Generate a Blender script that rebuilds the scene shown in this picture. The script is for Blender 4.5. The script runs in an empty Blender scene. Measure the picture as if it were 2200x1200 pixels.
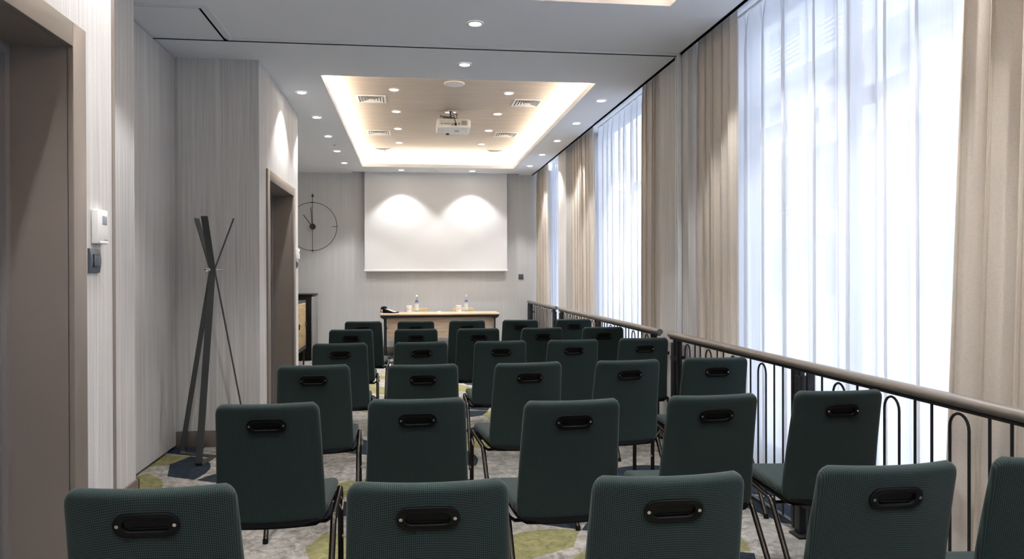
import bpy, bmesh, math, random
from mathutils import Vector, Matrix
random.seed(7)
PI = math.pi
SC = bpy.context.scene
COL = SC.collection

# ------------------------------------------------------------------ materials
MATS = {}
def newmat(name):
    m = bpy.data.materials.new(name); m.use_nodes = True
    nt = m.node_tree; nt.nodes.clear()
    out = nt.nodes.new('ShaderNodeOutputMaterial')
    MATS[name] = m
    return m, nt, out
def N(nt, t, **kw):
    n = nt.nodes.new(t)
    for k, v in kw.items():
        if k.startswith('i_'):
            n.inputs[k[2:].replace('_', ' ')].default_value = v
        else: setattr(n, k, v)
    return n
def srgb(r, g, b):
    f = lambda c: (c/255/12.92) if c/255 <= .04045 else ((c/255+.055)/1.055)**2.4
    return (f(r), f(g), f(b), 1)
def principled(nt, out, col=None, rough=.5, metal=0, spec=.5):
    p = nt.nodes.new('ShaderNodeBsdfPrincipled')
    if col is not None: p.inputs['Base Color'].default_value = col
    p.inputs['Roughness'].default_value = rough
    p.inputs['Metallic'].default_value = metal
    p.inputs['Specular IOR Level'].default_value = spec
    nt.links.new(p.outputs[0], out.inputs[0])
    return p
def noisy(name, c1, c2, scale=30, rough=.6, metal=0, bump=0, spec=.5, stretch=(1,1,1)):
    m, nt, out = newmat(name)
    p = principled(nt, out, c1, rough, metal, spec)
    tc = N(nt, 'ShaderNodeTexCoord'); mp = N(nt, 'ShaderNodeMapping'); mp.inputs['Scale'].default_value = stretch
    no = N(nt, 'ShaderNodeTexNoise'); no.inputs['Scale'].default_value = scale; no.inputs['Detail'].default_value = 4
    mx = N(nt, 'ShaderNodeMix', data_type='RGBA')
    mx.inputs[6].default_value = c1; mx.inputs[7].default_value = c2
    nt.links.new(tc.outputs['Object'], mp.inputs[0]); nt.links.new(mp.outputs[0], no.inputs[0])
    nt.links.new(no.outputs[0], mx.inputs[0]); nt.links.new(mx.outputs[2], p.inputs['Base Color'])
    if bump:
        b = N(nt, 'ShaderNodeBump'); b.inputs['Strength'].default_value = bump; b.inputs['Distance'].default_value = .002
        nt.links.new(no.outputs[0], b.inputs['Height']); nt.links.new(b.outputs[0], p.inputs['Normal'])
    return m
def emit(name, col, s):
    m, nt, out = newmat(name)
    e = N(nt, 'ShaderNodeEmission'); e.inputs[0].default_value = col; e.inputs[1].default_value = s
    nt.links.new(e.outputs[0], out.inputs[0]); return m
def math_(nt, op, a, b=None, c=None):
    n = N(nt, 'ShaderNodeMath', operation=op)
    for i, v in enumerate((a, b, c)):
        if v is None: continue
        if isinstance(v, (int, float)): n.inputs[i].default_value = v
        else: nt.links.new(v, n.inputs[i])
    return n.outputs[0]
def ramp(nt, fac, stops):
    r = N(nt, 'ShaderNodeValToRGB')
    while len(r.color_ramp.elements) < len(stops): r.color_ramp.elements.new(.5)
    for e, (p, c) in zip(r.color_ramp.elements, stops): e.position = p; e.color = c
    nt.links.new(fac, r.inputs[0]); return r.outputs[0]
def mix(nt, f, a, b, mode='MIX'):
    n = N(nt, 'ShaderNodeMix', data_type='RGBA', blend_type=mode)
    for i, v in ((0, f), (6, a), (7, b)):
        if isinstance(v, (int, float, tuple)): n.inputs[i].default_value = v
        else: nt.links.new(v, n.inputs[i])
    return n.outputs[2]

def wallpaper(name, lo, hi, k=1.0):
    m, nt, out = newmat(name)
    p = principled(nt, out, hi, .75, 0, .25)
    tc = N(nt, 'ShaderNodeTexCoord'); sx = N(nt, 'ShaderNodeSeparateXYZ'); nt.links.new(tc.outputs['Object'], sx.inputs[0])
    s = math_(nt, 'ADD', sx.outputs[0], sx.outputs[1])
    cb = N(nt, 'ShaderNodeCombineXYZ'); nt.links.new(s, cb.inputs[0]); nt.links.new(math_(nt, 'MULTIPLY', sx.outputs[2], .012), cb.inputs[2])
    n1 = N(nt, 'ShaderNodeTexNoise'); n1.inputs['Scale'].default_value = 75*k; n1.inputs['Detail'].default_value = 3; n1.inputs['Roughness'].default_value = .65
    n2 = N(nt, 'ShaderNodeTexNoise'); n2.inputs['Scale'].default_value = 9*k; n2.inputs['Detail'].default_value = 2
    nt.links.new(cb.outputs[0], n1.inputs[0]); nt.links.new(cb.outputs[0], n2.inputs[0])
    # thread slubs running across
    cb2 = N(nt, 'ShaderNodeCombineXYZ'); nt.links.new(math_(nt, 'MULTIPLY', s, 60), cb2.inputs[0]); nt.links.new(math_(nt, 'MULTIPLY', sx.outputs[2], 420), cb2.inputs[2])
    n3 = N(nt, 'ShaderNodeTexNoise'); n3.inputs['Scale'].default_value = 1.0; n3.inputs['Detail'].default_value = 1
    nt.links.new(cb2.outputs[0], n3.inputs[0])
    f = math_(nt, 'ADD', math_(nt, 'MULTIPLY', n1.outputs[0], .8), math_(nt, 'ADD', math_(nt, 'MULTIPLY', n2.outputs[0], .22), math_(nt, 'MULTIPLY', n3.outputs[0], .25)))
    c = ramp(nt, f, [(.42, lo), (.86, hi)])
    nt.links.new(c, p.inputs['Base Color'])
    b = N(nt, 'ShaderNodeBump'); b.inputs['Strength'].default_value = .35; b.inputs['Distance'].default_value = .002
    nt.links.new(f, b.inputs['Height']); nt.links.new(b.outputs[0], p.inputs['Normal'])
    return m
WALLP = wallpaper('striped_wallpaper', srgb(174,174,175), srgb(220,219,218))
BACKP = wallpaper('back_wallpaper', srgb(188,190,191), srgb(206,207,208), 1.0)
CEIL = noisy('ceiling_paint', srgb(228,232,238), srgb(232,236,242), 3, .8, spec=.2)
TRAYW = noisy('tray_paint', srgb(222,218,210), srgb(228,224,216), 3, .8, spec=.2)
TAUPE = noisy('taupe_paint', srgb(122,114,109), srgb(130,122,116), 2, .42, spec=.4)
TAUPE2 = noisy('taupe_door', srgb(124,120,121), srgb(130,126,127), 2, .4, spec=.4)
BASEB = noisy('baseboard_paint', srgb(104,94,88), srgb(114,103,96), 6, .5)
BLACKMETAL = noisy('black_metal', srgb(30,31,34), srgb(38,39,42), 20, .45, .3)
GREYMETAL = noisy('graphite_metal', srgb(62,64,65), srgb(70,72,73), 8, .5, .35)
BCHROME = noisy('black_chrome', srgb(46,43,40), srgb(56,52,48), 14, .25, .9)
CHROME = noisy('chrome', srgb(200,200,200), srgb(215,215,215), 14, .15, 1)
ALU = noisy('aluminium_track', srgb(218,222,228), srgb(226,230,236), 10, .5, 0)
DARK = noisy('slot_black', srgb(8,8,9), srgb(10,10,11), 10, .9, spec=.05)
BPLAST = noisy('black_plastic', srgb(5,5,6), srgb(7,7,8), 25, .4, spec=.18)
WPLAST = noisy('white_plastic', srgb(232,232,230), srgb(238,238,236), 12, .4)
GPLAST = noisy('grey_plastic', srgb(72,82,92), srgb(80,90,100), 12, .4)
SCREENM = noisy('screen_cloth', srgb(226,227,228), srgb(229,230,231), 3, .85, spec=.1)
RAILM = noisy('handrail_lacquer', srgb(118,113,108), srgb(128,123,118), 9, .35, .3)
LCD = noisy('lcd_grey', srgb(130,142,155), srgb(138,150,163), 9, .2)
BROWN = noisy('brown_ink', srgb(120,84,70), srgb(128,92,78), 30, .6)
BLUE = noisy('blue_ink', srgb(52,60,140), srgb(60,70,150), 30, .5)
TAN = noisy('tan_fabric', srgb(176,156,126), srgb(188,168,138), 90, .8, bump=.2)
REDB = noisy('dark_red_wood', srgb(62,22,20), srgb(80,30,26), 40, .5)
GREYP = noisy('grey_panel', srgb(130,130,130), srgb(138,138,138), 5, .35)

SHELL = noisy('matte_black_shell', srgb(6,6,7), srgb(9,9,10), 25, .75, spec=.1)
def wood(name, c1, c2, axis=0, scale=6):
    m, nt, out = newmat(name)
    p = principled(nt, out, c1, .5, 0, .3)
    tc = N(nt, 'ShaderNodeTexCoord'); mp = N(nt, 'ShaderNodeMapping')
    sc = [14, 14, 14]; sc[axis] = .8; mp.inputs['Scale'].default_value = sc
    no = N(nt, 'ShaderNodeTexNoise'); no.inputs['Scale'].default_value = scale; no.inputs['Detail'].default_value = 6; no.inputs['Distortion'].default_value = .6
    nt.links.new(tc.outputs['Object'], mp.inputs[0]); nt.links.new(mp.outputs[0], no.inputs[0])
    c = ramp(nt, no.outputs[0], [(.3, c1), (.7, c2)])
    nt.links.new(c, p.inputs['Base Color']); return m
WOODC = wood('ceiling_wood', srgb(168,157,147), srgb(188,178,168), 0, 3)
OAK = wood('oak_laminate', srgb(178,154,126), srgb(205,184,156), 0, 3)
OAKC = wood('oak_cabinet', srgb(140,118,84), srgb(190,164,120), 1, 3)

# woven chair fabric: UV in metres
def fabric(name, dark, lite, pitch=.0047):
    m, nt, out = newmat(name)
    p = principled(nt, out, dark, .8, 0, .2)
    p.inputs['Sheen Weight'].default_value = .08; p.inputs['Sheen Roughness'].default_value = .5
    uv = N(nt, 'ShaderNodeUVMap'); uv.uv_map = 'UVMap'
    sx = N(nt, 'ShaderNodeSeparateXYZ'); nt.links.new(uv.outputs[0], sx.inputs[0])
    k = 2*PI/pitch
    a = math_(nt, 'SINE', math_(nt, 'MULTIPLY', sx.outputs[0], k))
    b = math_(nt, 'SINE', math_(nt, 'MULTIPLY', sx.outputs[1], k))
    d = math_(nt, 'SINE', math_(nt, 'MULTIPLY', math_(nt, 'ADD', sx.outputs[0], sx.outputs[1]), k))
    f = math_(nt, 'ADD', math_(nt, 'ADD', math_(nt, 'MULTIPLY', a, .22), math_(nt, 'MULTIPLY', b, .22)), math_(nt, 'ADD', .5, math_(nt, 'MULTIPLY', d, .12)))
    c = ramp(nt, f, [(.28, dark), (.62, lite)])
    nt.links.new(c, p.inputs['Base Color'])
    bp = N(nt, 'ShaderNodeBump'); bp.inputs['Strength'].default_value = .3; bp.inputs['Distance'].default_value = .001
    nt.links.new(f, bp.inputs['Height']); nt.links.new(bp.outputs[0], p.inputs['Normal'])
    return m
FAB = fabric('green_weave', srgb(9,13,15), srgb(42,59,58))

# curtains
def drape_mat():
    m, nt, out = newmat('beige_drape')
    tc = N(nt, 'ShaderNodeTexCoord'); no = N(nt, 'ShaderNodeTexNoise'); no.inputs['Scale'].default_value = 160; no.inputs['Detail'].default_value = 3
    nt.links.new(tc.outputs['Object'], no.inputs[0])
    c = ramp(nt, no.outputs[0], [(.35, srgb(205,197,187)), (.65, srgb(213,205,195))])
    d = N(nt, 'ShaderNodeBsdfDiffuse'); t = N(nt, 'ShaderNodeBsdfTranslucent'); mx = N(nt, 'ShaderNodeMixShader'); mx.inputs[0].default_value = .10
    nt.links.new(c, d.inputs[0]); nt.links.new(c, t.inputs[0]); nt.links.new(d.outputs[0], mx.inputs[1]); nt.links.new(t.outputs[0], mx.inputs[2])
    nt.links.new(mx.outputs[0], out.inputs[0]); return m
def sheer_mat():
    m, nt, out = newmat('white_sheer')
    tc = N(nt, 'ShaderNodeTexCoord'); mp = N(nt, 'ShaderNodeMapping'); mp.inputs['Scale'].default_value = (1, 40, .25)
    no = N(nt, 'ShaderNodeTexNoise'); no.inputs['Scale'].default_value = 2.5; no.inputs['Detail'].default_value = 3
    nt.links.new(tc.outputs['Object'], mp.inputs[0]); nt.links.new(mp.outputs[0], no.inputs[0])
    tp = N(nt, 'ShaderNodeBsdfTransparent'); d = N(nt, 'ShaderNodeBsdfDiffuse'); t = N(nt, 'ShaderNodeBsdfTranslucent')
    col = (.93, .94, .96, 1)
    d.inputs[0].default_value = col; t.inputs[0].default_value = col
    m1 = N(nt, 'ShaderNodeMixShader'); m1.inputs[0].default_value = .58
    nt.links.new(d.outputs[0], m1.inputs[1]); nt.links.new(t.outputs[0], m1.inputs[2])
    m2 = N(nt, 'ShaderNodeMixShader')
    fac = math_(nt, 'ADD', math_(nt, 'MULTIPLY', no.outputs[0], .10), .80)
    nt.links.new(fac, m2.inputs[0])
    nt.links.new(tp.outputs[0], m2.inputs[1]); nt.links.new(m1.outputs[0], m2.inputs[2])
    nt.links.new(m2.outputs[0], out.inputs[0]); return m
DRAPE = drape_mat(); SHEER = sheer_mat()
def glass_mat(name, tint, f=.08):
    m, nt, out = newmat(name)
    tp = N(nt, 'ShaderNodeBsdfTransparent'); tp.inputs[0].default_value = tint
    g = N(nt, 'ShaderNodeBsdfGlossy'); g.inputs['Roughness'].default_value = .03
    mx = N(nt, 'ShaderNodeMixShader'); mx.inputs[0].default_value = f
    nt.links.new(tp.outputs[0], mx.inputs[1]); nt.links.new(g.outputs[0], mx.inputs[2]); nt.links.new(mx.outputs[0], out.inputs[0])
    return m
PANE = glass_mat('window_glass', (.97, .975, 1, 1), .05)
BOTTLE = glass_mat('bottle_glass', (.90, .93, .95, 1), .16)

# carpet
def carpet():
    m, nt, out = newmat('patterned_carpet')
    p = principled(nt, out, None, .95, 0, .1)
    tc = N(nt, 'ShaderNodeTexCoord')
    nz = N(nt, 'ShaderNodeTexNoise'); nz.inputs['Scale'].default_value = 22; nz.inputs['Detail'].default_value = 3
    nt.links.new(tc.outputs['Object'], nz.inputs[0])
    off = N(nt, 'ShaderNodeVectorMath', operation='SCALE'); off.inputs['Scale'].default_value = .012
    nt.links.new(nz.outputs['Color'], off.inputs[0])
    ad = N(nt, 'ShaderNodeVectorMath', operation='ADD'); nt.links.new(tc.outputs['Object'], ad.inputs[0]); nt.links.new(off.outputs[0], ad.inputs[1])
    mp = N(nt, 'ShaderNodeMapping'); mp.inputs['Rotation'].default_value = (0, 0, math.radians(24)); mp.inputs['Scale'].default_value = (2.35, 2.0, 1); mp.inputs['Location'].default_value = (.1, .35, 0)
    nt.links.new(ad.outputs[0], mp.inputs[0])
    sx = N(nt, 'ShaderNodeSeparateXYZ'); nt.links.new(mp.outputs[0], sx.inputs[0])
    ix = math_(nt, 'FLOOR', sx.outputs[0]); iy = math_(nt, 'FLOOR', sx.outputs[1])
    fx = math_(nt, 'FRACT', sx.outputs[0]); fy = math_(nt, 'FRACT', sx.outputs[1])
    cb = N(nt, 'ShaderNodeCombineXYZ'); nt.links.new(ix, cb.inputs[0]); nt.links.new(iy, cb.inputs[1])
    wn = N(nt, 'ShaderNodeTexWhiteNoise', noise_dimensions='3D'); nt.links.new(cb.outputs[0], wn.inputs[0])
    h = wn.outputs[0]
    s3 = N(nt, 'ShaderNodeSeparateXYZ'); nt.links.new(wn.outputs['Color'], s3.inputs[0])
    # flip cell by hash
    flip = math_(nt, 'GREATER_THAN', s3.outputs[1], .5)
    gx = math_(nt, 'ABSOLUTE', math_(nt, 'SUBTRACT', fx, flip))
    r = math_(nt, 'SQRT', math_(nt, 'ADD', math_(nt, 'MULTIPLY', gx, gx), math_(nt, 'MULTIPLY', fy, fy)))
    disc = math_(nt, 'LESS_THAN', r, .97)
    half = math_(nt, 'GREATER_THAN', math_(nt, 'ADD', gx, math_(nt, 'MULTIPLY', fy, .9)), .45)
    shape = math_(nt, 'MULTIPLY', disc, half)
    yel = math_(nt, 'MULTIPLY', shape, math_(nt, 'LESS_THAN', h, .30))
    nav = math_(nt, 'MULTIPLY', shape, math_(nt, 'GREATER_THAN', h, .70))
    gry = math_(nt, 'MULTIPLY', shape, math_(nt, 'MULTIPLY', math_(nt, 'GREATER_THAN', h, .34), math_(nt, 'LESS_THAN', h, .58)))
    n2 = N(nt, 'ShaderNodeTexNoise'); n2.inputs['Scale'].default_value = 15; n2.inputs['Detail'].default_value = 8; n2.inputs['Roughness'].default_value = .8; n2.inputs['Distortion'].default_value = .7
    nt.links.new(tc.outputs['Object'], n2.inputs[0])
    n3 = N(nt, 'ShaderNodeTexNoise'); n3.inputs['Scale'].default_value = 260; n3.inputs['Detail'].default_value = 2
    nt.links.new(tc.outputs['Object'], n3.inputs[0])
    base = ramp(nt, n2.outputs[0], [(.36, srgb(104,102,99)), (.50, srgb(150,146,140)), (.62, srgb(180,176,169))])
    yc = ramp(nt, n2.outputs[0], [(.36, srgb(104,102,70)), (.62, srgb(146,143,100))])
    nc = ramp(nt, n2.outputs[0], [(.36, srgb(24,31,40)), (.62, srgb(46,56,68))])
    gc = ramp(nt, n2.outputs[0], [(.36, srgb(112,114,112)), (.62, srgb(164,160,152))])
    c = mix(nt, math_(nt, 'MULTIPLY', gry, .8), base, gc)
    c = mix(nt, yel, c, yc); c = mix(nt, nav, c, nc)
    c = mix(nt, math_(nt, 'MULTIPLY', n3.outputs[0], .35), c, (.02, .02, .02, 1), 'MIX')
    nt.links.new(c, p.inputs['Base Color'])
    b = N(nt, 'ShaderNodeBump'); b.inputs['Strength'].default_value = .5; b.inputs['Distance'].default_value = .004
    nt.links.new(n3.outputs[0], b.inputs['Height']); nt.links.new(b.outputs[0], p.inputs['Normal'])
    return m
CARPET = carpet()
LENS = emit('lamp_lens', (1, .95, .88, 1), 14)

# ------------------------------------------------------------------ mesh helpers
def box(b, x0, x1, y0, y1, z0, z1, bev=0, seg=2):
    M = Matrix.Translation(((x0+x1)/2, (y0+y1)/2, (z0+z1)/2)) @ Matrix.Diagonal((abs(x1-x0), abs(y1-y0), abs(z1-z0), 1))
    r = bmesh.ops.create_cube(b, size=1, matrix=M)
    if bev:
        es = list({e for v in r['verts'] for e in v.link_edges})
        bmesh.ops.bevel(b, geom=es, offset=bev, segments=seg, affect='EDGES', profile=.5)
def ring_faces(b, A, B):
    n = len(A)
    for i in range(n):
        j = (i+1) % n
        try: b.faces.new((A[i], A[j], B[j], B[i]))
        except ValueError: pass
def loft(b, rings, cap0=True, cap1=True):
    R = [[b.verts.new(p) for p in r] for r in rings]
    for A, B in zip(R, R[1:]): ring_faces(b, A, B)
    if cap0: b.faces.new(R[0][::-1])
    if cap1: b.faces.new(R[-1])
    return R
def cyl(b, p0, p1, r, r2=None, n=20):
    p0 = Vector(p0); p1 = Vector(p1); d = (p1-p0).normalized()
    a = d.orthogonal().normalized(); c = d.cross(a); r2 = r if r2 is None else r2
    f = lambda p, q: [p+a*(q*math.cos(2*PI*i/n))+c*(q*math.sin(2*PI*i/n)) for i in range(n)]
    loft(b, [f(p0, r), f(p1, r2)])
def tube(b, pts, r, n=10, ry=None, closed=False, up=None):
    pts = [Vector(p) for p in pts]; ry = ry or r
    T = []
    L = len(pts)
    for i in range(L):
        a = pts[(i-1) % L] if (closed or i) else pts[0]; c = pts[(i+1) % L] if (closed or i < L-1) else pts[-1]
        T.append((c-a).normalized())
    u = Vector(up) if up else T[0].orthogonal()
    rings = []
    for i in range(L):
        u = (u - T[i]*u.dot(T[i])).normalized(); w = T[i].cross(u)
        k = 1.0
        rings.append([pts[i]+u*(r*k*math.cos(2*PI*j/n))+w*(ry*k*math.sin(2*PI*j/n)) for j in range(n)])
    if closed:
        R = [[b.verts.new(p) for p in q] for q in rings]
        for i in range(L): ring_faces(b, R[i], R[(i+1) % L])
    else: loft(b, rings)
def strap(b, pts, w, t, wdir):
    """flat bar along pts, width w along wdir"""
    pts = [Vector(p) for p in pts]; wd = Vector(wdir).normalized(); rings = []
    for i, p in enumerate(pts):
        a = pts[max(i-1, 0)]; c = pts[min(i+1, len(pts)-1)]; T = (c-a).normalized()
        wv = (wd - T*wd.dot(T)).normalized(); nv = T.cross(wv)
        rings.append([p+wv*w/2+nv*t/2, p-wv*w/2+nv*t/2, p-wv*w/2-nv*t/2, p+wv*w/2-nv*t/2])
    loft(b, rings)
def lathe(b, prof, n=24, c=(0, 0, 0)):
    rings = [[(c[0]+r*math.cos(2*PI*i/n), c[1]+r*math.sin(2*PI*i/n), c[2]+z) for i in range(n)] for r, z in prof]
    loft(b, rings)
def arc(c, r, a0, a1, n, plane='xz'):
    out = []
    for i in range(n+1):
        a = a0+(a1-a0)*i/n; u, v = r*math.cos(a), r*math.sin(a)
        out.append((c[0]+u, c[1], c[2]+v) if plane == 'xz' else (c[0], c[1]+u, c[2]+v) if plane == 'yz' else (c[0]+u, c[1]+v, c[2]))
    return out
def fin(b, name, mat, parent=None, smooth=38, loc=None, rot=None):
    bmesh.ops.recalc_face_normals(b, faces=b.faces)
    me = bpy.data.meshes.new(name); b.to_mesh(me); b.free()
    for m in (mat if isinstance(mat, (list, tuple)) else [mat]): me.materials.append(m)
    if smooth:
        me.polygons.foreach_set('use_smooth', [True]*len(me.polygons)); me.set_sharp_from_angle(angle=math.radians(smooth))
    o = bpy.data.objects.new(name, me); COL.objects.link(o)
    if loc: o.location = loc
    if rot: o.rotation_euler = rot
    if parent: o.parent = parent
    return o
NB = bmesh.new
def empty(name, loc=(0, 0, 0), rz=0):
    o = bpy.data.objects.new(name, None); COL.objects.link(o); o.location = loc; o.rotation_euler = (0, 0, rz); o.empty_display_size = .1
    return o
def tag(o, label, cat, group=None):
    o['label'] = label; o['category'] = cat
    if group: o['group'] = group
    return o
def struct(o, label=None):
    o['kind'] = 'structure'
    if label: o['label'] = label
    return o
def copy_tree(o, parent=None):
    c = o.copy(); COL.objects.link(c)
    if parent: c.parent = parent
    for ch in [x for x in CH.get(o.name, [])]: copy_tree(ch, c)
    return c
CH = {}
def index_children():
    CH.clear()
    for o in COL.objects:
        if o.parent: CH.setdefault(o.parent.name, []).append(o)
def qbox(name, mat, x0, x1, y0, y1, z0, z1, parent=None, bev=0):
    b = NB(); box(b, x0, x1, y0, y1, z0, z1, bev); return fin(b, name, mat, parent)

ZC = 3.094; ZI = 3.32; YB = 12.27; YN = -3.0
XA = -1.2; XB = -1.215; XW = 2.62; XE = 2.12; XFL = -2.35

# ------------------------------------------------------------------ room shell
b = NB(); box(b, -3.2, XW+.1, YN-.1, YB+.1, -.12, 0); struct(fin(b, 'floor', CARPET), 'grey patterned carpet with olive and navy leaf shapes')

# ceiling with two coffers
T1 = (-.776, 1.664, 6.27, 11.50); T2 = (-.776, 1.674, -1.3, 4.41)
b = NB()
zt = ZC+.055
def cb_(x0, x1, y0, y1, z0=ZC, z1=zt): box(b, x0, x1, y0, y1, z0, z1)
cb_(-3.2, T1[0], YN, 11.96); cb_(T1[1], XE, YN, 11.96)
cb_(T1[0], T1[1], YN, T2[2]); cb_(T1[0], T1[1], T2[3], T1[2]); cb_(T1[0], T1[1], T1[3], 11.96)
cb_(-3.2, -1.0, 11.96, YB+.05); cb_(1.86, XE, 11.96, YB+.05)
cb_(-1.0, 1.86, 12.07, YB+.05, ZC+.05, zt+.05)
cb_(-1.0, 1.86, 11.96, 12.07)
CEILO = struct(fin(b, 'ceiling', CEIL, smooth=0), 'pale grey plaster ceiling with two lit coffers')
def coffer(T, woodpanel=True):
    g = .17
    b = NB(); x0, x1, y0, y1 = T[0]-g, T[1]+g, T[2]-g, T[3]+g; t = .04
    box(b, x0-t, x0, y0-t, y1+t, zt, ZI); box(b, x1, x1+t, y0-t, y1+t, zt, ZI)
    box(b, x0, x1, y0-t, y0, zt, ZI); box(b, x0, x1, y1, y1+t, zt, ZI)
    fin(b, 'coffer_upstand', TRAYW, CEILO, smooth=0)
    qbox('coffer_panel', WOODC, x0-t, x1+t, y0-t, y1+t, ZI, ZI+.03, CEILO)
    # LED strips lying on the ledges (the lamps of the cove)
    strips = [((x0+.05, (y0+y1)/2), (.03, y1-y0-.1)), ((x1-.05, (y0+y1)/2), (.03, y1-y0-.1)),
              (((x0+x1)/2, y0+.05), (x1-x0-.1, .03)), (((x0+x1)/2, y1-.05), (x1-x0-.1, .03))]
    for (cx, cy), (w, h) in strips:
        l = bpy.data.lights.new('cove_light', 'AREA'); l.shape = 'RECTANGLE'; l.size = w; l.size_y = h
        l.energy = COVE*max(w, h); l.color = (1, .86, .69)
        o = bpy.data.objects.new('cove_light', l); COL.objects.link(o); o.location = (cx, cy, zt+.02); o.rotation_euler = (PI, 0, 0)
COVE = 7.2
coffer(T1); coffer(T2)
# curtain pocket above the window side
b = NB(); box(b, XE, XW+.1, YN, YB+.1, ZC+.22, ZC+.26); box(b, XE-.03, XE, YN, YB, ZC, ZC+.24)
fin(b, 'curtain_pocket', CEIL, CEILO, smooth=0)
b = NB(); box(b, -3.3, XE, YN, YB+.1, ZI+.06, ZI+.12); fin(b, 'slab', CEIL, CEILO, smooth=0)

def wall_boxes(name, lst, mat, label=None):
    b = NB()
    for l in lst: box(b, *l)
    return struct(fin(b, name, mat, smooth=0), label)
DH = 2.19; DT = 2.266
# wall_left: entrance wall, pocket, far wall
wl = [(XA-.25, XA, YN, 1.40, 0, ZC), (XA-.25, XA, 1.40, 2.678, DH, ZC), (XA-.25, XA, 2.678, 3.02, 0, ZC),
      (-1.90, XA-.25, 2.95, 3.02, 0, ZC),
      (-1.95, -1.67, 3.02, 4.53, 0, ZC),
      (-2.1, -1.95, 4.4, 5.95, 0, ZC),
      (XFL-.1, XFL, 7.83, YB, 0, ZC)]
wall_boxes('wall_left', wl, WALLP, 'striped beige wallpapered left wall')
# bulkhead holding the second door
bl = [(-2.0, XB, 5.88, 6.24, 0, ZC), (XB-.22, XB, 6.24, 7.50, DH, ZC), (-2.45, XB, 7.50, 7.83, 0, ZC)]
wall_boxes('wall_left_bulkhead', bl, WALLP, 'projecting wallpapered wall block behind the coat rack')
wall_boxes('wall_back', [(XFL-.1, XW+.1, YB, YB+.12, 0, ZC+.1)], BACKP, 'grey wallpapered end wall behind the screen')
wall_boxes('wall_rear', [(-3.2, XW+.1, YN-.12, YN, 0, ZC+.3)], WALLP)
# window wall
wr = [(XE, XW, 5.25, 5.87, 0, ZC+.22), (XE, XW, 9.60, 10.11, 0, ZC+.22), (XE+.05, XW, 1.2, 1.9, 0, ZC+.22)]
wall_boxes('wall_right', wr, WALLP, 'striped wallpapered piers between the windows')
def jamb_trim(n, X, y0, y1):
    """casing with deep reveal and a flush door leaf; wall face at X facing +X"""
    w = .088
    b = NB(); p = X+.014
    box(b, X-.01, p, y1-.012, y1+w, 0, DT+.0, .003); box(b, X-.01, p, y0-w, y0+.012, 0, DT+.0, .003)
    box(b, X-.01, p, y0+.012, y1-.012, DH-.012, DT, .003)
    box(b, X-.20, X-.005, y1-.012, y1+.004, 0, DH+.004); box(b, X-.20, X-.005, y0-.004, y0+.012, 0, DH+.004)
    box(b, X-.20, X-.005, y0, y1, DH-.012, DH+.004)
    struct(fin(b, 'trim_%d' % n, TAUPE), 'taupe door casing')
    d = NB(); xf = X-.20
    box(d, xf-.05, xf-.012, y0+.045, y1-.045, .006, DH-.045, .002)
    D = struct(fin(d, 'door_%d' % n, TAUPE2), 'flush taupe door set back in its frame')
    f = NB(); box(f, xf-.05, xf+.004, y0-.0, y0+.04, 0, DH); box(f, xf-.05, xf+.004, y1-.04, y1, 0, DH); box(f, xf-.05, xf+.004, y0+.04, y1-.04, DH-.04, DH)
    fin(f, 'door_frame', TAUPE2, D)
    k = NB(); box(k, xf-.012, xf-.006, y0+.07, y0+.11, .98, 1.16, .002); cyl(k, (xf-.012, y0+.09, 1.1), (xf+.035, y0+.09, 1.1), .009); cyl(k, (xf+.032, y0+.085, 1.1), (xf+.032, y0+.20, 1.1), .008)
    fin(k, 'door_handle', CHROME, D)
jamb_trim(1, XA, 1.40, 2.678)
jamb_trim(2, XB, 6.24, 7.50)
# narrow taupe strip at the end of the entrance wall
struct(qbox('trim_3', TAUPE, XA-.02, XA+.002, 3.02, 3.048, 0, ZC))
# parked pocket door of the movable partition
b = NB(); box(b, -1.90, -1.857, 4.56, 5.86, .022, 3.086, .004)
pd = tag(fin(b, 'partition_panel', WALLP), 'tall striped wallpapered partition panel hanging just clear of the carpet, left of the coat rack', 'partition panel')
# baseboards
def bb(name, lst):
    b = NB()
    for l in lst: box(b, *l, .003)
    struct(fin(b, name, BASEB))
H = .13
bb('baseboard_left', [(XA, XA+.014, YN, 1.31, 0, H), (XA, XA+.014, 2.77, 3.03, 0, H), (-1.67, -1.655, 3.02, 4.55, 0, H), (-1.67-.1, -1.655, 4.53, 4.55, 0, H),
    (XFL, XFL+.014, 7.83, YB, 0, H)])
bb('baseboard_bulkhead', [(-1.95, XB+.014, 5.866, 5.88, 0, H), (XB, XB+.014, 5.87, 6.15, 0, H), (XB, XB+.014, 7.59, 7.844, 0, H), (-2.35, XB+.014, 7.83, 7.844, 0, H)])
bb('baseboard_back', [(XFL, XW, YB-.014, YB, 0, H)])
bb('baseboard_right', [(XE-.014, XE, 5.25, 5.87, 0, H), (XE-.014, XE, 9.6, 10.11, 0, H)])

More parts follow.
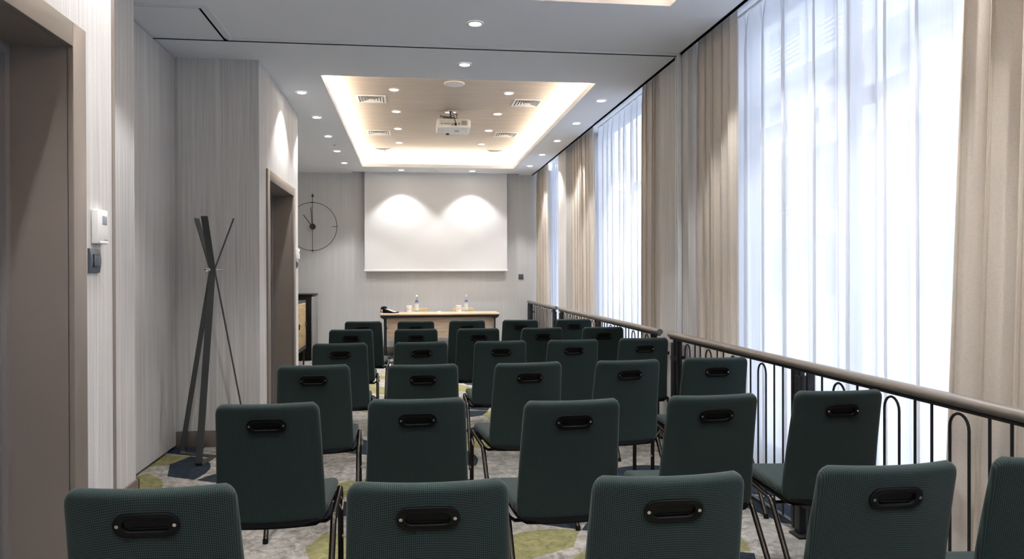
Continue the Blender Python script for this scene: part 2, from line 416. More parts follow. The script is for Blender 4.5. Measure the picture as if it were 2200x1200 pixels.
# windows
def window(n, y0, y1, mull):
    b = NB(); f = .05
    z0, z1 = 0.0, ZC+.22
    box(b, XW-.02, XW+.06, y0, y0+f, z0, z1); box(b, XW-.02, XW+.06, y1-f, y1, z0, z1)
    box(b, XW-.02, XW+.06, y0+f, y1-f, z0, z0+.09); box(b, XW-.02, XW+.06, y0+f, y1-f, z1-.08, z1)
    box(b, XW-.02, XW+.06, y0+f, y1-f, 2.36, 2.44)
    for m in mull: box(b, XW-.02, XW+.06, m-.03, m+.03, z0+.09, z1-.08)
    w = struct(fin(b, 'window_%d' % n, GREYMETAL, smooth=0), 'tall framed window behind white sheers')
    qbox('pane', PANE, XW+.015, XW+.025, y0+f, y1-f, z0+.09, z1-.08, w)
window(1, 1.9, 5.25, [3.98]); window(2, 5.87, 9.60, [7.7]); window(3, 10.11, YB, []); window(4, YN, 1.2, [-.9])

# ------------------------------------------------------------------ outside
b = NB(); box(b, XW+.1, 40, -25, 45, -.5, -.2)
struct(fin(b, 'ground_outside', noisy('paving', srgb(205,205,205), srgb(225,225,225), .8, .9)), 'pale paving outside the windows')
def facade():
    r = empty('building_outside', (15, 8, -.2)); tag(r, 'pale multi-storey building across the street, glimpsed through the white sheers', 'building')
    fm = noisy('facade_render', srgb(186,192,198), srgb(202,208,214), 1, .9); gm = noisy('facade_glass', srgb(110,122,136), srgb(130,142,156), 1, .2)
    qbox('wall', fm, 0, 4, -25, 25, 0, 13, r)
    for k in range(4):
        z = 2.9+k*3.0
        qbox('balcony', fm, -1.3, .0, -24, 24, z, z+.25, r)
        b = NB()
        for j in range(5): box(b, -1.32, -1.28, -24, 24, z+.35+j*.17, z+.41+j*.17)
        fin(b, 'balustrade', fm, r, 0)
        for j in range(12):
            y = -22+j*4; qbox('window', gm, -.05, .02, y, y+2.2, z+.5-2.6, z-.35, r)
facade()
W = bpy.data.worlds.new('World'); SC.world = W; W.use_nodes = True
nt = W.node_tree; nt.nodes.clear()
wo = nt.nodes.new('ShaderNodeOutputWorld'); bg = nt.nodes.new('ShaderNodeBackground')
tc = nt.nodes.new('ShaderNodeTexCoord'); sp = nt.nodes.new('ShaderNodeSeparateXYZ'); nt.links.new(tc.outputs['Generated'], sp.inputs[0])
rr = ramp(nt, sp.outputs[2], [(0, (.90, .92, 1, 1)), (.6, (.76, .85, 1, 1))])
nt.links.new(rr, bg.inputs[0]); bg.inputs[1].default_value = 2.42
nt.links.new(bg.outputs[0], wo.inputs[0])

# ------------------------------------------------------------------ curtains
def curtain(name, mat, X, y0t, y1t, y0b, y1b, period, amp, seed, label, cat, z1=ZC+.17, group=None, nseg=10, top_pinch=.45, z0=.012, heading=None):
    rnd = random.Random(seed)
    L = abs(y1t-y0t); n = max(2, int(round(L/period)))
    per = [1+rnd.uniform(-.35, .35) for _ in range(n)]; s = sum(per); edges = [0]
    for p in per: edges.append(edges[-1]+p/s)
    am = [amp*rnd.uniform(.6, 1.2) for _ in range(n)]; ph = [rnd.uniform(-.5, .5) for _ in range(n)]
    rows = 22; b = NB(); grid = []
    for j in range(rows+1):
        tz = j/rows; z = z0+(z1-z0)*tz
        row = []
        for i in range(n):
            for q in range(nseg):
                t = q/nseg; u = edges[i]+(edges[i+1]-edges[i])*t
                a = 2*PI*t
                prof = math.sin(a)+.28*math.sin(2*a+ph[i]+tz*.8)*math.sin(PI*t)**2
                k = 1-(1-top_pinch)*max(0, (tz-.93)/.07)-.15*tz
                swing = .18*(edges[i+1]-edges[i])*math.sin(2*a)*k
                drift = .006*math.sin(tz*3.1+i*1.7+seed)
                uu = min(max(u+swing, 0), 1)
                yy = (y0b+(y1b-y0b)*uu)*(1-tz)+(y0t+(y1t-y0t)*uu)*tz
                row.append(b.verts.new((X+am[i]*k*prof+drift, yy+drift*.6, z)))
        yy = y1b*(1-tz)+y1t*tz
        row.append(b.verts.new((X, yy, z)))
        grid.append(row)
    for A, B in zip(grid, grid[1:]):
        for i in range(len(A)-1): b.faces.new((A[i], A[i+1], B[i+1], B[i]))
    o = fin(b, name, mat, smooth=180)
    tag(o, label, cat, group)
    hd = NB()
    tube(hd, [(X, min(y0t, y1t), z1+.012), (X, max(y0t, y1t), z1+.012)], .011, 8)
    fin(hd, 'curtain_track', WPLAST, o)
    return o
G = 'beige drapes'; S = 'white sheer curtains'
XD = 2.2; XS = 2.43
curtain('drape', DRAPE, XD, 4.585, 5.23, 4.585, 5.23, .125, .048, 3, 'beige drape next to the striped pier, at the far edge of the nearest window', 'curtain', group=G)
curtain('drape', DRAPE, XD+.03, 1.75, 2.60, 1.75, 2.76, .135, .05, 5, 'wide beige drape at the right edge of the photo, before the nearest window', 'curtain', group=G)
curtain('drape', DRAPE, XD, 5.90, 6.50, 5.90, 6.56, .13, .045, 8, 'beige drape just beyond the large pier, at the near edge of the middle window', 'curtain', group=G)
curtain('drape', DRAPE, XD+.02, 8.55, 9.58, 8.45, 9.58, .15, .045, 11, 'beige drape before the slim pier, at the far edge of the middle window', 'curtain', group=G)
curtain('drape', DRAPE, XD, 11.35, 12.17, 11.3, 12.17, .13, .045, 14, 'beige drape in the far corner beside the end wall', 'curtain', group=G)
curtain('sheer_curtain', SHEER, XS, 2.05, 5.10, 2.05, 5.08, .27, .05, 21, 'large white sheer curtain over the nearest window', 'curtain', group=S, nseg=12)
curtain('sheer_curtain', SHEER, XS, 6.00, 9.05, 6.00, 9.0, .22, .045, 22, 'white sheer curtain over the middle window', 'curtain', group=S, nseg=12)
curtain('sheer_curtain', SHEER, XS, 10.2, 12.15, 10.2, 12.1, .16, .042, 23, 'narrow looking white sheer curtain over the farthest window', 'curtain', group=S, nseg=12)
curtain('sheer_curtain', SHEER, XS, YN+.1, 1.2, YN+.1, 1.2, .17, .045, 24, 'white sheer curtain over the window behind the viewpoint', 'curtain', group=S, nseg=10)

# ------------------------------------------------------------------ chairs
def panel_grid(b, W, Hh, thick, corner, surf, nu=26, nv=30, edge=.016, uvf=None, mats=None, cornerb=None):
    """pillowed upholstered panel. surf(x,v)->(centre point, normal); W(v) width"""
    uvl = b.loops.layers.uv.get('UVMap') or b.loops.layers.uv.new('UVMap')
    us = [math.sin(PI/2*(2*i/nu-1)) if False else (lambda t: t)(2*i/nu-1) for i in range(nu+1)]
    us = [math.copysign(1-(1-abs(u))**1.5, u) for u in us]
    vs = []
    for j in range(nv+1):
        t = 2*j/nv-1; vs.append((math.copysign(1-(1-abs(t))**1.5, t)+1)/2*Hh)
    cbm = corner if cornerb is None else cornerb
    F, R = [], []
    for j, v in enumerate(vs):
        rf, rr_ = [], []
        hw = W(v)/2
        if v > Hh-corner: q = (v-(Hh-corner)); hw = hw-corner+math.sqrt(max(corner**2-q*q, 0))
        if v < cbm: q = cbm-v; hw = hw-cbm+math.sqrt(max(cbm**2-q*q, 0))
        for i, u in enumerate(us):
            x = u*hw
            d = min(hw-abs(x), v, Hh-v)
            k = min(d/edge, 1); t = thick/2*math.sqrt(max(1-(1-k)**2, 0))
            c, nrm = surf(x, v)
            if i in (0, nu) or j in (0, nv):
                w = b.verts.new(c); rf.append(w); rr_.append(w)
            else:
                rf.append(b.verts.new(c+nrm*t)); rr_.append(b.verts.new(c-nrm*t))
        F.append(rf); R.append(rr_)
    uvm = uvf or (lambda p: (p.x, p.z+p.y))
    for Gd, fl in ((F, 0), (R, 1)):
        for A, B in zip(Gd, Gd[1:]):
            for i in range(nu):
                q = [A[i], A[i+1], B[i+1], B[i]]
                if fl: q = q[::-1]
                q2 = []
                for w in q:
                    if w not in q2: q2.append(w)
                if len(q2) < 3: continue
                try: f = b.faces.new(q2)
                except ValueError: continue
                for l in f.loops: l[uvl].uv = uvm(l.vert.co)
ZT = .888; ZB = .405
def back_y(s): return -.128-.104*s**1.25
def back_surf(x, v):
    s = v/(ZT-ZB); y = back_y(s)+.034*(x/.19)**2*(.3+.7*s)
    sl = -.104*1.25*max(s, .001)**.25/(ZT-ZB)
    n = Vector((-2*.022*x/.19**2*.8, 1, -sl)).normalized()
    return Vector((x, y, ZB+v)), n
def stadium(w, h, y, cz, n=10, tilt=0, cy=0):
    r = h/2; out = []
    for i in range(n+1):
        a = -PI/2+PI*i/n; out.append((w/2-r+r*math.cos(a), r*math.sin(a)))
    for i in range(n+1):
        a = PI/2+PI*i/n; out.append((-(w/2-r)+r*math.cos(a), r*math.sin(a)))
    ct, st = math.cos(tilt), math.sin(tilt)
    # local plane: x, up (tilted), outward
    return [Vector((x, cy+y*ct-z*st, cz+z*ct+y*st)) for x, z in out]
HZ = .806
_s = (HZ-ZB)/(ZT-ZB); _sl = -.104*1.25*_s**.25/(ZT-ZB); TILT = math.atan(-_sl); HY = back_y(_s)-.0175

def make_chair(fab, handle=True):
    root = empty('stacking_chair')
    # backrest
    b = NB()
    panel_grid(b, lambda v: .418-.040*(v/(ZT-ZB)), ZT-ZB, .035, .034, back_surf, cornerb=.05)
    bk = fin(b, 'backrest', fab, root, smooth=60)
    if handle:
        c = NB(); loft(c, [stadium(.128, .044, -.03, HZ, cy=HY, tilt=TILT), stadium(.128, .044, .018, HZ, cy=HY, tilt=TILT)])
        cut = fin(c, 'cutter', BPLAST)
        md = bk.modifiers.new('b', 'BOOLEAN'); md.object = cut; md.operation = 'DIFFERENCE'; md.solver = 'EXACT'
        dg = bpy.context.evaluated_depsgraph_get(); me = bpy.data.meshes.new_from_object(bk.evaluated_get(dg))
        bk.modifiers.clear(); bk.data = me
        while len(me.materials) > 1: me.materials.pop(index=1)
        bpy.data.objects.remove(cut)
        h = NB(); st = lambda w, hh, y: stadium(w, hh, y, HZ, cy=HY, tilt=TILT)
        loft(h, [st(.144, .058, .004), st(.147, .061, -.0005), st(.146, .060, -.003), st(.143, .057, -.0042), st(.108, .034, -.0038), st(.105, .031, -.002), st(.101, .028, .006), st(.098, .026, .0145)], True, True)
        hd = fin(h, 'handle', BPLAST, root, smooth=50)
        lip = NB(); strap(lip, [Vector((-.040, HY+.006, HZ-.009)), Vector((.040, HY+.006, HZ-.009))], .004, .003, (0, 1, 0)); fin(lip, 'grip_lip', BPLAST, hd)
        for sx in (-1, 1):
            s = NB(); cyl(s, (sx*.0625, HY-.002, HZ), (sx*.0625, HY-.0052, HZ-.0004), .0042, n=12); fin(s, 'screw', CHROME, hd)
    # seat
    b = NB()
    def seat_surf(x, v):
        t = v/.395; y = -.135+v
        z = .434+.022*math.sin(t*PI*.5)-.030*max(0, (t-.82)/.18)**2+.012*(x/.22)**2*(1-t*.6)
        dz = .022*PI*.5*math.cos(t*PI*.5)/.395
        return Vector((x, y, z)), Vector((0, -dz, 1)).normalized()
    panel_grid(b, lambda v: .42+.035*min(v/.3, 1), .395, .046, .06, seat_surf, uvf=lambda p: (p.x, p.y), edge=.02)
    fin(b, 'seat', fab, root, smooth=60)
    b = NB()
    def sh(x, v):
        p, n = seat_surf(x, v); return p-Vector((0, .026-.02*v/.4, .032)), n
    panel_grid(b, lambda v: .405+.035*min(v/.3, 1), .41, .026, .06, sh, uvf=lambda p: (p.x, p.y), nu=12, nv=12)
    fin(b, 'seat_shell', SHELL, root, smooth=60)
    for sx in (-1, 1):
        x = sx*.231
        a0 = Vector((x, .245, .432)); a1 = Vector((x, -.075, .408))
        b = NB(); tube(b, [(x, .262, .012), (x, .258, .25), (x, .254, .40), (x, .246, .422), (x, .228, .431)], .0125, 12, .0095, up=(1, 0, 0)); l = fin(b, 'leg', BCHROME, root)
        c = NB(); cyl(c, (x, .2622, 0), (x, .262, .02), .0138); fin(c, 'foot_cap', BPLAST, l)
        b = NB(); tube(b, [(x, -.055, .409), (x, -.078, .402), (x, -.095, .38), (x, -.335, .028), (x, -.347, .012)], .0125, 12, .0095, up=(1, 0, 0)); l = fin(b, 'leg', BCHROME, root)
        c = NB(); cyl(c, (x, -.350, 0), (x, -.341, .02), .0138); fin(c, 'foot_cap', BPLAST, l)
        b = NB(); tube(b, [(x, .229, .4312), (x, .08, .42), (x, -.056, .4092)], .0125, 12, .0095, up=(1, 0, 0)); fin(b, 'side_rail', BCHROME, root)
        b = NB(); tube(b, [(x+sx*.009, .15, .42), (x+sx*.020, .15, .40), (x+sx*.020, .10, .375), (x+sx*.009, .10, .40)], .003, 6); fin(b, 'linking_hook', CHROME, root)
        b = NB(); box(b, x+sx*.006, x+sx*.012, .250, .266, .20, .216, .002); fin(b, 'stacking_stud', CHROME, root)
    b = NB()
    for y, z in ((.16, .398), (-.06, .385)): tube(b, [(-.228, y, z+.02), (-.2, y, z), (.2, y, z), (.228, y, z+.02)], .008, 8)
    fin(b, 'crossbars', BCHROME, root)
    return root
proto = make_chair(FAB)
index_children()
rows = [
 [(-.597, 1.655, -1), (.035, 1.62, -2), (.618, 1.60, 0), (1.205, 1.62, 1), (1.700, 1.62, -6)],
 [(-.54, 2.70, 1), (.02, 2.73, 0), (.615, 2.62, 2.5), (1.20, 2.66, 3), (1.752, 2.69, -1)],
 [(-.52, 3.83, 3), (.06, 3.78, 1), (.64, 3.78, 6), (1.21, 3.81, 5), (1.74, 3.86, -2)],
 [(-.50, 5.04, 4), (.07, 5.05, 4), (.64, 5.05, 0), (1.18, 5.06, 1), (1.735, 5.12, -1)],
 [(-.53, 6.30, 3), (.04, 6.26, 2), (.59, 6.25, 0), (1.17, 6.24, 3), (1.73, 6.24, 0)],
 [(-.50, 7.38, -2), (.04, 7.35, -2), (.58, 7.38, 1), (1.14, 7.36, -2), (1.72, 7.38, -2)]]
rn = ['row nearest the camera', 'second row from the camera', 'third row from the camera', 'fourth row from the camera', 'fifth row from the camera', 'farthest row, nearest the table']
cn = ['leftmost', 'second from left', 'middle one', 'second from right', 'rightmost beside the railing']
first = True
for i, row in enumerate(rows):
    for j, (x, y, r) in enumerate(row):
        o = proto if first else copy_tree(proto); first = False
        rz = math.radians(r)
        # (x,y) is the top of the backrest; chair origin lies .25 ahead of it
        o.location = (x-.25*math.sin(rz), y+.25*math.cos(rz), 0); o.rotation_euler = (0, 0, rz)
        tag(o, 'dark green chair, %s in the %s' % (cn[j], rn[i]), 'chair', 'green chairs set out in rows')
tan = make_chair(TAN, False); tan.scale = (.98, 1, .90)
index_children()
for k, (x, lab) in enumerate(((.10, 'left'), (.87, 'right'))):
    o = tan if k == 0 else copy_tree(tan)
    o.location = (x, 11.86, 0); o.rotation_euler = (0, 0, PI)
    tag(o, 'tan chair behind the table, the %s one of two, only its top edge showing' % lab, 'chair', 'tan chairs behind the table')

# ------------------------------------------------------------------ railings
XR = 2.025
def railing(y0, y1, label, posts, phase, near=True, caps=(True, True)):
    root = empty('railing', (XR, y0, 0)); tag(root, label, 'railing', 'window railings')
    L = y1-y0
    b = NB(); n = 14
    prof = []
    for i in range(n):
        a = 2*PI*i/n; prof.append((.027*math.cos(a), .8915+.0245*math.sin(a)))
    loft(b, [[(u, -.02, z) for u, z in prof], [(u, L+.02, z) for u, z in prof]]); fin(b, 'handrail', RAILM, root)
    b = NB(); box(b, -.015, .015, 0, L, .858, .868); fin(b, 'top_bar', BLACKMETAL, root)
    # gaps around posts
    segs = []; s = 0
    for p in sorted(posts): segs.append((s, p-y0-.07)); s = p-y0+.07
    segs.append((s, L))
    for (a, c) in segs:
        if c-a < .1: continue
        b = NB(); box(b, -.012, .012, a, c, .026, .044); fin(b, 'bottom_bar', BLACKMETAL, root)
        for e in (a, c):
            b = NB(); box(b, -.019, .019, e-.009, e+.009, .02, .86); fin(b, 'end_upright', BLACKMETAL, root)
    for p in posts:
        q = p-y0
        b = NB(); box(b, -.026, .026, q-.012, q+.040, .01, .835, .002); box(b, -.012, .012, q+.002, q+.026, .835, .86); box(b, -.02, .02, q-.065, q+.065, .70, .73); box(b, -.02, .02, q-.065, q+.065, .16, .19); po = fin(b, 'post', BLACKMETAL, root)
        b = NB(); box(b, -.05, .05, q-.05, q+.05, 0, .012, .002); fin(b, 'base_plate', BLACKMETAL, po)
    sp = .0935
    k0 = int(math.floor((y0-phase)/sp))-2
    k = k0
    def free(yy): return any(a+.025 < yy-y0 < c-.025 for a, c in segs)
    while phase+k*sp < y1:
        m = k % 4; yy = phase+k*sp
        if m == 0:
            y2 = yy+sp
            if free(yy) and free(y2) and not any(yy-y0 < p-y0 < y2-y0 for p in posts):
                r = sp/2; cy = (yy+y2)/2-y0
                pts = [(0, cy+r*math.cos(PI*i/10), .79+.055*math.sin(PI*i/10)) for i in range(11)]
                pts += [(0, cy-r, .5)] + [(0, cy-r*math.cos(PI*i/10), .115-.055*math.sin(PI*i/10)) for i in range(11)] + [(0, cy+r, .5)]
                b = NB(); tube(b, pts, .0055, 8, closed=True, up=(1, 0, 0)); fin(b, 'loop_baluster', BLACKMETAL, root)
                k += 2; continue
            elif free(yy):
                b = NB(); cyl(b, (0, yy-y0, .035), (0, yy-y0, .862), .0055, n=8); fin(b, 'baluster', BLACKMETAL, root)
        elif free(yy):
            b = NB(); cyl(b, (0, yy-y0, .035), (0, yy-y0, .862), .0055, n=8); fin(b, 'baluster', BLACKMETAL, root)
        k += 1
    for e in (0, L):
        b = NB(); box(b, .02, XE-XR-.0 if True else .1, e-.014+(.03 if e == 0 else -.03), e+.014+(.03 if e == 0 else -.03), .70, .725); fin(b, 'wall_bracket', BLACKMETAL, root)
    return root
railing(-1.2, 5.36, 'long black metal railing with looped bars and taupe handrail before the nearest window', [.9, 3.478, 5.27], 2.369)
railing(5.64, 9.58, 'black metal railing with looped bars and taupe handrail before the middle window', [5.72, 7.58, 9.48], 5.9)
railing(9.84, 12.18, 'short black metal railing with taupe handrail in the far corner before the last window', [9.92, 12.0], 10.1)

# ------------------------------------------------------------------ partition track
def track(pts):
    (x0, y0), (x1, y1) = pts
    return pts
b = NB()
def tr(b, x0, x1, y0, y1): box(b, x0, x1, y0, y1, ZC-.006, ZC+.002)
tr(b, -1.33, 2.10, 5.345, 5.398); tr(b, -1.86, 2.10, 5.412, 5.422)
tr(b, -1.345, -1.295, 4.72, 5.345); tr(b, -1.86, -1.345, 4.72, 4.765)
tr(b, -1.375, -1.363, 4.78, 5.398); tr(b, -1.86, -1.375, 5.388, 5.398)
to = tag(fin(b, 'partition_track', ALU), 'aluminium partition track crossing the ceiling and turning into a square at the left', 'ceiling track')
b = NB(); box(b, -1.86, 2.10, 5.394, 5.414, ZC-.007, ZC+.002); box(b, -1.363, -1.345, 4.765, 5.398, ZC-.003, ZC+.002); box(b, -1.86, -1.345, 4.765, 4.775, ZC-.003, ZC+.002); fin(b, 'track_slot', DARK, to)
b = NB(); box(b, 2.085, XE-.002, 5.375, 5.395, 0, ZC, .002); box(b, 2.085, XE-.002, 5.412, 5.432, 0, ZC, .002)
co = tag(fin(b, 'partition_channel', ALU), 'narrow upright metal channel on the striped pier, under the end of the ceiling track', 'metal channel')
b = NB(); box(b, 2.10, XE-.002, 5.395, 5.412, 0, ZC); fin(b, 'groove', DARK, co)

# ------------------------------------------------------------------ downlights
SPOT = 38
def make_downlight():
    r = empty('downlight')
    b = NB(); n = 28
    loft(b, [[(q*math.cos(2*PI*i/n), q*math.sin(2*PI*i/n), z) for i in range(n)] for q, z in ((.058, -.001), (.058, -.005), (.053, -.008), (.044, -.007), (.040, -.003))], False, False)
    fin(b, 'trim_ring', WPLAST, r)
    b = NB(); cyl(b, (0, 0, -.003), (0, 0, -.0015), .040, n=28); fin(b, 'lens', LENS, r)
    l = bpy.data.lights.new('lamp', 'SPOT'); l.energy = SPOT; l.color = (1, .985, .975); l.spot_size = math.radians(96); l.spot_blend = .4; l.shadow_soft_size = .03
    o = bpy.data.objects.new('lamp', l); COL.objects.link(o); o.parent = r; o.location = (0, 0, -.012)
    return r
dl = make_downlight(); index_children(); used = False
def place_dl(x, y, z, label, group):
    global used
    o = dl if not used else copy_tree(dl)
    used = True; o.location = (x, y, z); tag(o, label, 'ceiling light', group)
ordn = ['nearest', 'second nearest', 'middle', 'second farthest', 'farthest']
for i in range(5):
    place_dl(-1.028, 6.875+1.07*i, ZC, 'round downlight on the ceiling border left of the lit coffer, %s of five' % ordn[i], 'downlights left of the coffer')
    place_dl(1.878, 6.88+1.07*i, ZC, 'round downlight on the ceiling border right of the lit coffer, %s of five' % ordn[i], 'downlights right of the coffer')
o4 = ['nearest', 'second nearest', 'third nearest', 'farthest']
for i in range(4):
    place_dl(-.176, 7.56+1.008*i, ZI, 'round downlight in the wooden coffer, left line, %s of four' % o4[i], 'downlights in the coffer')
    place_dl(1.046, 7.575+1.0*i, ZI, 'round downlight in the wooden coffer, right line, %s of four' % o4[i], 'downlights in the coffer')
for x, s in ((-.165, 'left'), (1.015, 'right')):
    place_dl(x, 11.81, ZC, 'round downlight close above the screen, the %s one of two' % s, 'downlights above the screen')
place_dl(.44, 4.86, ZC, 'lone round downlight in the ceiling before the partition track', 'lone downlights')
place_dl(.438, 5.816, ZC, 'lone round downlight between the partition track and the lit coffer', 'lone downlights')
for i in range(5):
    for x in (-.95, 1.88):
        place_dl(x, 4.12-1.25*i, ZC, 'round downlight in the ceiling border behind the viewpoint', 'downlights out of view')
for i in range(3):
    for x in (-.176, 1.046):
        place_dl(x, 3.0-1.5*i, ZI, 'round downlight in the near coffer behind the viewpoint', 'downlights out of view')
# small round fittings
b = NB(); lathe(b, [(.03, 0), (.03, -.012), (.022, -.02), (.006, -.022)], 20); o = fin(b, 'smoke_detector', WPLAST, loc=(-1.0, 9.62, ZC)); tag(o, 'tiny white detector on the ceiling border between the left downlights', 'detector')
b = NB(); lathe(b, [(.03, 0), (.03, -.006), (.012, -.02), (.004, -.02)], 20); o = fin(b, 'ceiling_sensor', WPLAST, loc=(.426, 11.81, ZC)); tag(o, 'small white round sensor above the screen between two downlights', 'sensor')
# speaker
r = empty('ceiling_speaker', (.44, 7.257, ZI)); tag(r, 'white round speaker in the wooden coffer before the projector', 'speaker')
b = NB(); lathe(b, [(.108, 0), (.108, -.004), (.103, -.007), (.097, -.006)], 40); fin(b, 'rim', WPLAST, r)
b = NB(); lathe(b, [(.098, -.003), (.098, -.0065), (.05, -.008), (.01, -.0085)], 40); fin(b, 'grille', noisy('speaker_mesh', srgb(205,205,205), srgb(222,222,222), 400, .6), r)
# air vents
def make_vent():
    r = empty('air_vent'); s = .16
    b = NB()
    def sq(b, o, i, z0, z1):
        box(b, -o, o, -o, -i, z0, z1); box(b, -o, o, i, o, z0, z1); box(b, -o, -i, -i, i, z0, z1); box(b, i, o, -i, i, z0, z1)
    sq(b, s, s-.022, -.006, 0); fin(b, 'frame', WPLAST, r, 0)
    b = NB()
    for o_ in (.122, .092, .062): 
        rings = []
        for q, z in ((o_, -.012), (o_-.018, -.002), (o_-.018, .0), (o_, -.010)): rings.append([(q, q, z), (-q, q, z), (-q, -q, z), (q, -q, z)])
        loft(b, rings, False, False)
    box(b, -.03, .03, -.03, .03, -.012, -.009); fin(b, 'louvres', WPLAST, r, 0)
    b = NB(); box(b, -s+.02, s-.02, -s+.02, s-.02, -.0015, -.0005); fin(b, 'backing', GREYP, r)
    return r
vt = make_vent(); index_children()
vs_ = [(-.437, 7.98, 'nearest on the left'), (1.312, 7.985, 'nearest on the right'), (-.441, 9.86, 'second on the left'), (1.315, 9.82, 'second on the right'), (-.447, 11.2, 'farthest on the left'), (1.307, 11.2, 'farthest on the right')]
for i, (x, y, s) in enumerate(vs_):
    o = vt if i == 0 else copy_tree(vt); o.location = (x, y, ZI); tag(o, 'white square air vent in the wooden coffer, %s' % s, 'air vent', 'air vents in the coffer')

# ------------------------------------------------------------------ projector
PT = (.5, 8.34)
r = empty('projector', (.50, 8.52, 3.085), 0); r.rotation_euler = (math.radians(-3), 0, 0); tag(r, 'white projector hanging from the wooden coffer', 'projector')
b = NB(); box(b, -.2, .2, -.17, .17, 0, .115, .03, 5); fin(b, 'body', WPLAST, r)
b = NB(); box(b, -.165, .165, -.172, -.168, .028, .09, .001); bp_ = fin(b, 'rear_panel', noisy('panel_white', srgb(205,205,200), srgb(215,215,210), 30, .5), r)
b = NB()
for i in range(7): box(b, .09, .155, -.1745, -.171, .036+i*.0075, .0395+i*.0075)
fin(b, 'vent_grille', GREYMETAL, bp_)
b = NB()
for i, x in enumerate((-.14, -.11, -.09, -.07, -.05, -.02, .0)): box(b, x-.006, x+.006, -.175, -.171, .045, .053)
box(b, -.03, -.005, -.176, -.171, .03, .038)
fin(b, 'ports', BPLAST, bp_)
b = NB(); lathe(b, [(.013, 0), (.013, .004)], 16); o = fin(b, 'badge', GREYP, bp_, loc=(.063, -.171, .05), rot=(PI/2, 0, 0))
b = NB()
for i in range(4): box(b, .015, .07, -.05+i*.018, -.042+i*.018, -.001, .001)
box(b, -.14, -.115, -.06, -.055, -.001, .001); box(b, .1, .15, -.13, -.125, -.001, .001)
fin(b, 'underside_label', GREYP, r)
b = NB(); cyl(b, (-.08, .155, .055), (-.08, .185, .055), .035); fin(b, 'lens', BPLAST, r)
b = NB(); cyl(b, (-.06, .12, -.012), (-.06, .12, .004), .02); fin(b, 'foot', BPLAST, r)
m = empty('projector_mount', (.47, 8.49, ZI)); tag(m, 'silver ceiling mount with arms above the projector', 'projector mount')
b = NB(); box(b, -.065, .065, -.055, .055, -.012, 0, .003); fin(b, 'ceiling_plate', CHROME, m)
b = NB(); tube(b, [(0, 0, -.01), (0, .01, -.09)], .012, 10); fin(b, 'stem', GREYMETAL, m)
b = NB()
for q in ((-.10, -.09), (.12, -.03), (-.02, .12)): tube(b, [(0, .01, -.085), (q[0]*.5, q[1]*.6, -.09), (q[0], q[1], -.105), (q[0], q[1], -.122)], .006, 8)
tube(b, [(-.12, -.06, -.075), (.03, -.05, -.085)], .006, 8); box(b, -.127, -.117, -.068, -.052, -.095, -.06)
fin(b, 'arms', GREYMETAL, m)
cb3 = NB()
tube(cb3, [(.46, 8.45, ZI-.012), (.47, 8.42, 3.26), (.50, 8.36, 3.24), (.515, 8.33, 3.17), (.52, 8.335, 3.14)], .005, 8)
tube(cb3, [(.475, 8.45, ZI-.012), (.50, 8.40, 3.27), (.54, 8.34, 3.25), (.53, 8.325, 3.21)], .005, 8)
box(cb3, .508, .532, 8.318, 8.34, 3.118, 3.145)
tag(fin(cb3, 'cable', BPLAST), 'dark cables looping from the ceiling into the back of the projector', 'cable')

# ------------------------------------------------------------------ projection screen
r = empty('projection_screen', (.43, 12.17, ZC+.03)); tag(r, 'white roll-down projection screen hanging before the end wall', 'projection screen')
b = NB(); box(b, -1.218, 1.215, -.001, .001, -1.675, 0); fin(b, 'screen_cloth', SCREENM, r)
b = NB(); box(b, -1.232, 1.23, -.012, .012, -1.705, -1.672, .006); fin(b, 'weight_bar', WPLAST, r)
b = NB(); cyl(b, (-1.23, .03, -.002), (1.23, .03, -.002), .018); fin(b, 'roller', WPLAST, r)

# ------------------------------------------------------------------ wall fittings
r = empty('thermostat', (XA, 2.875, 1.555)); tag(r, 'white wall thermostat with grey display above the dark switch plate', 'thermostat')
b = NB(); box(b, 0, .026, -.046, .046, -.066, .066, .006); fin(b, 'casing', WPLAST, r)
b = NB(); box(b, .024, .0268, -.008, .034, .008, .042, .001); fin(b, 'display', LCD, r)
b = NB(); box(b, .02, .0285, -.03, .04, -.064, -.056, .002); fin(b, 'lower_lip', WPLAST, r)
b = NB()
for i in range(4): box(b, .0255, .0265, .008+i*.007, .013+i*.007, -.051, -.048)
fin(b, 'maker_mark', GREYP, r)
def switch(name, loc, rot, label, sc=1, wide=False):
    r = empty(name, loc, rot); tag(r, label, 'switch')
    w = .044*sc
    b = NB(); rings = []
    for i in range(9):
        t = i/8; z = -.046*sc+.092*sc*t; x = .007+.006*math.sin(PI*t)
        rings.append([(x, -w, z), (x, w, z), (0, w, z), (0, -w, z)])
    loft(b, rings); fin(b, 'plate', GPLAST, r, 30)
    b = NB(); box(b, .010, .0145, -.024*sc, .024*sc, -.024*sc, .024*sc); fin(b, 'inner_frame', BPLAST, r)
    for k in range(3):
        y = (-.0215+.0147*k)*sc
        b = NB(); box(b, .012, .0165, y, y+.0137*sc, -.021*sc, .021*sc, .001); fin(b, 'rocker', GPLAST, r)
    return r
switch('light_switch', (XA, 2.845, 1.425), 0, 'dark grey triple switch plate below the white thermostat, by the near door casing')
switch('wall_socket', (1.90, YB, 1.322), -PI/2, 'small dark socket plate on the end wall, right of the screen')
switch('light_switch', (XB, 7.715, 1.475), 0, 'small dark switch plate at the far edge of the bulkhead, beyond the second door', .8)
r = empty('thermostat', (XB, 7.715, 1.59)); tag(r, 'small white thermostat at the far edge of the bulkhead above a switch', 'thermostat')
b = NB(); box(b, 0, .03, -.04, .04, -.055, .055, .005); fin(b, 'casing', WPLAST, r)
b = NB(); box(b, .0285, .031, -.02, .02, .0, .03); fin(b, 'display', LCD, r)

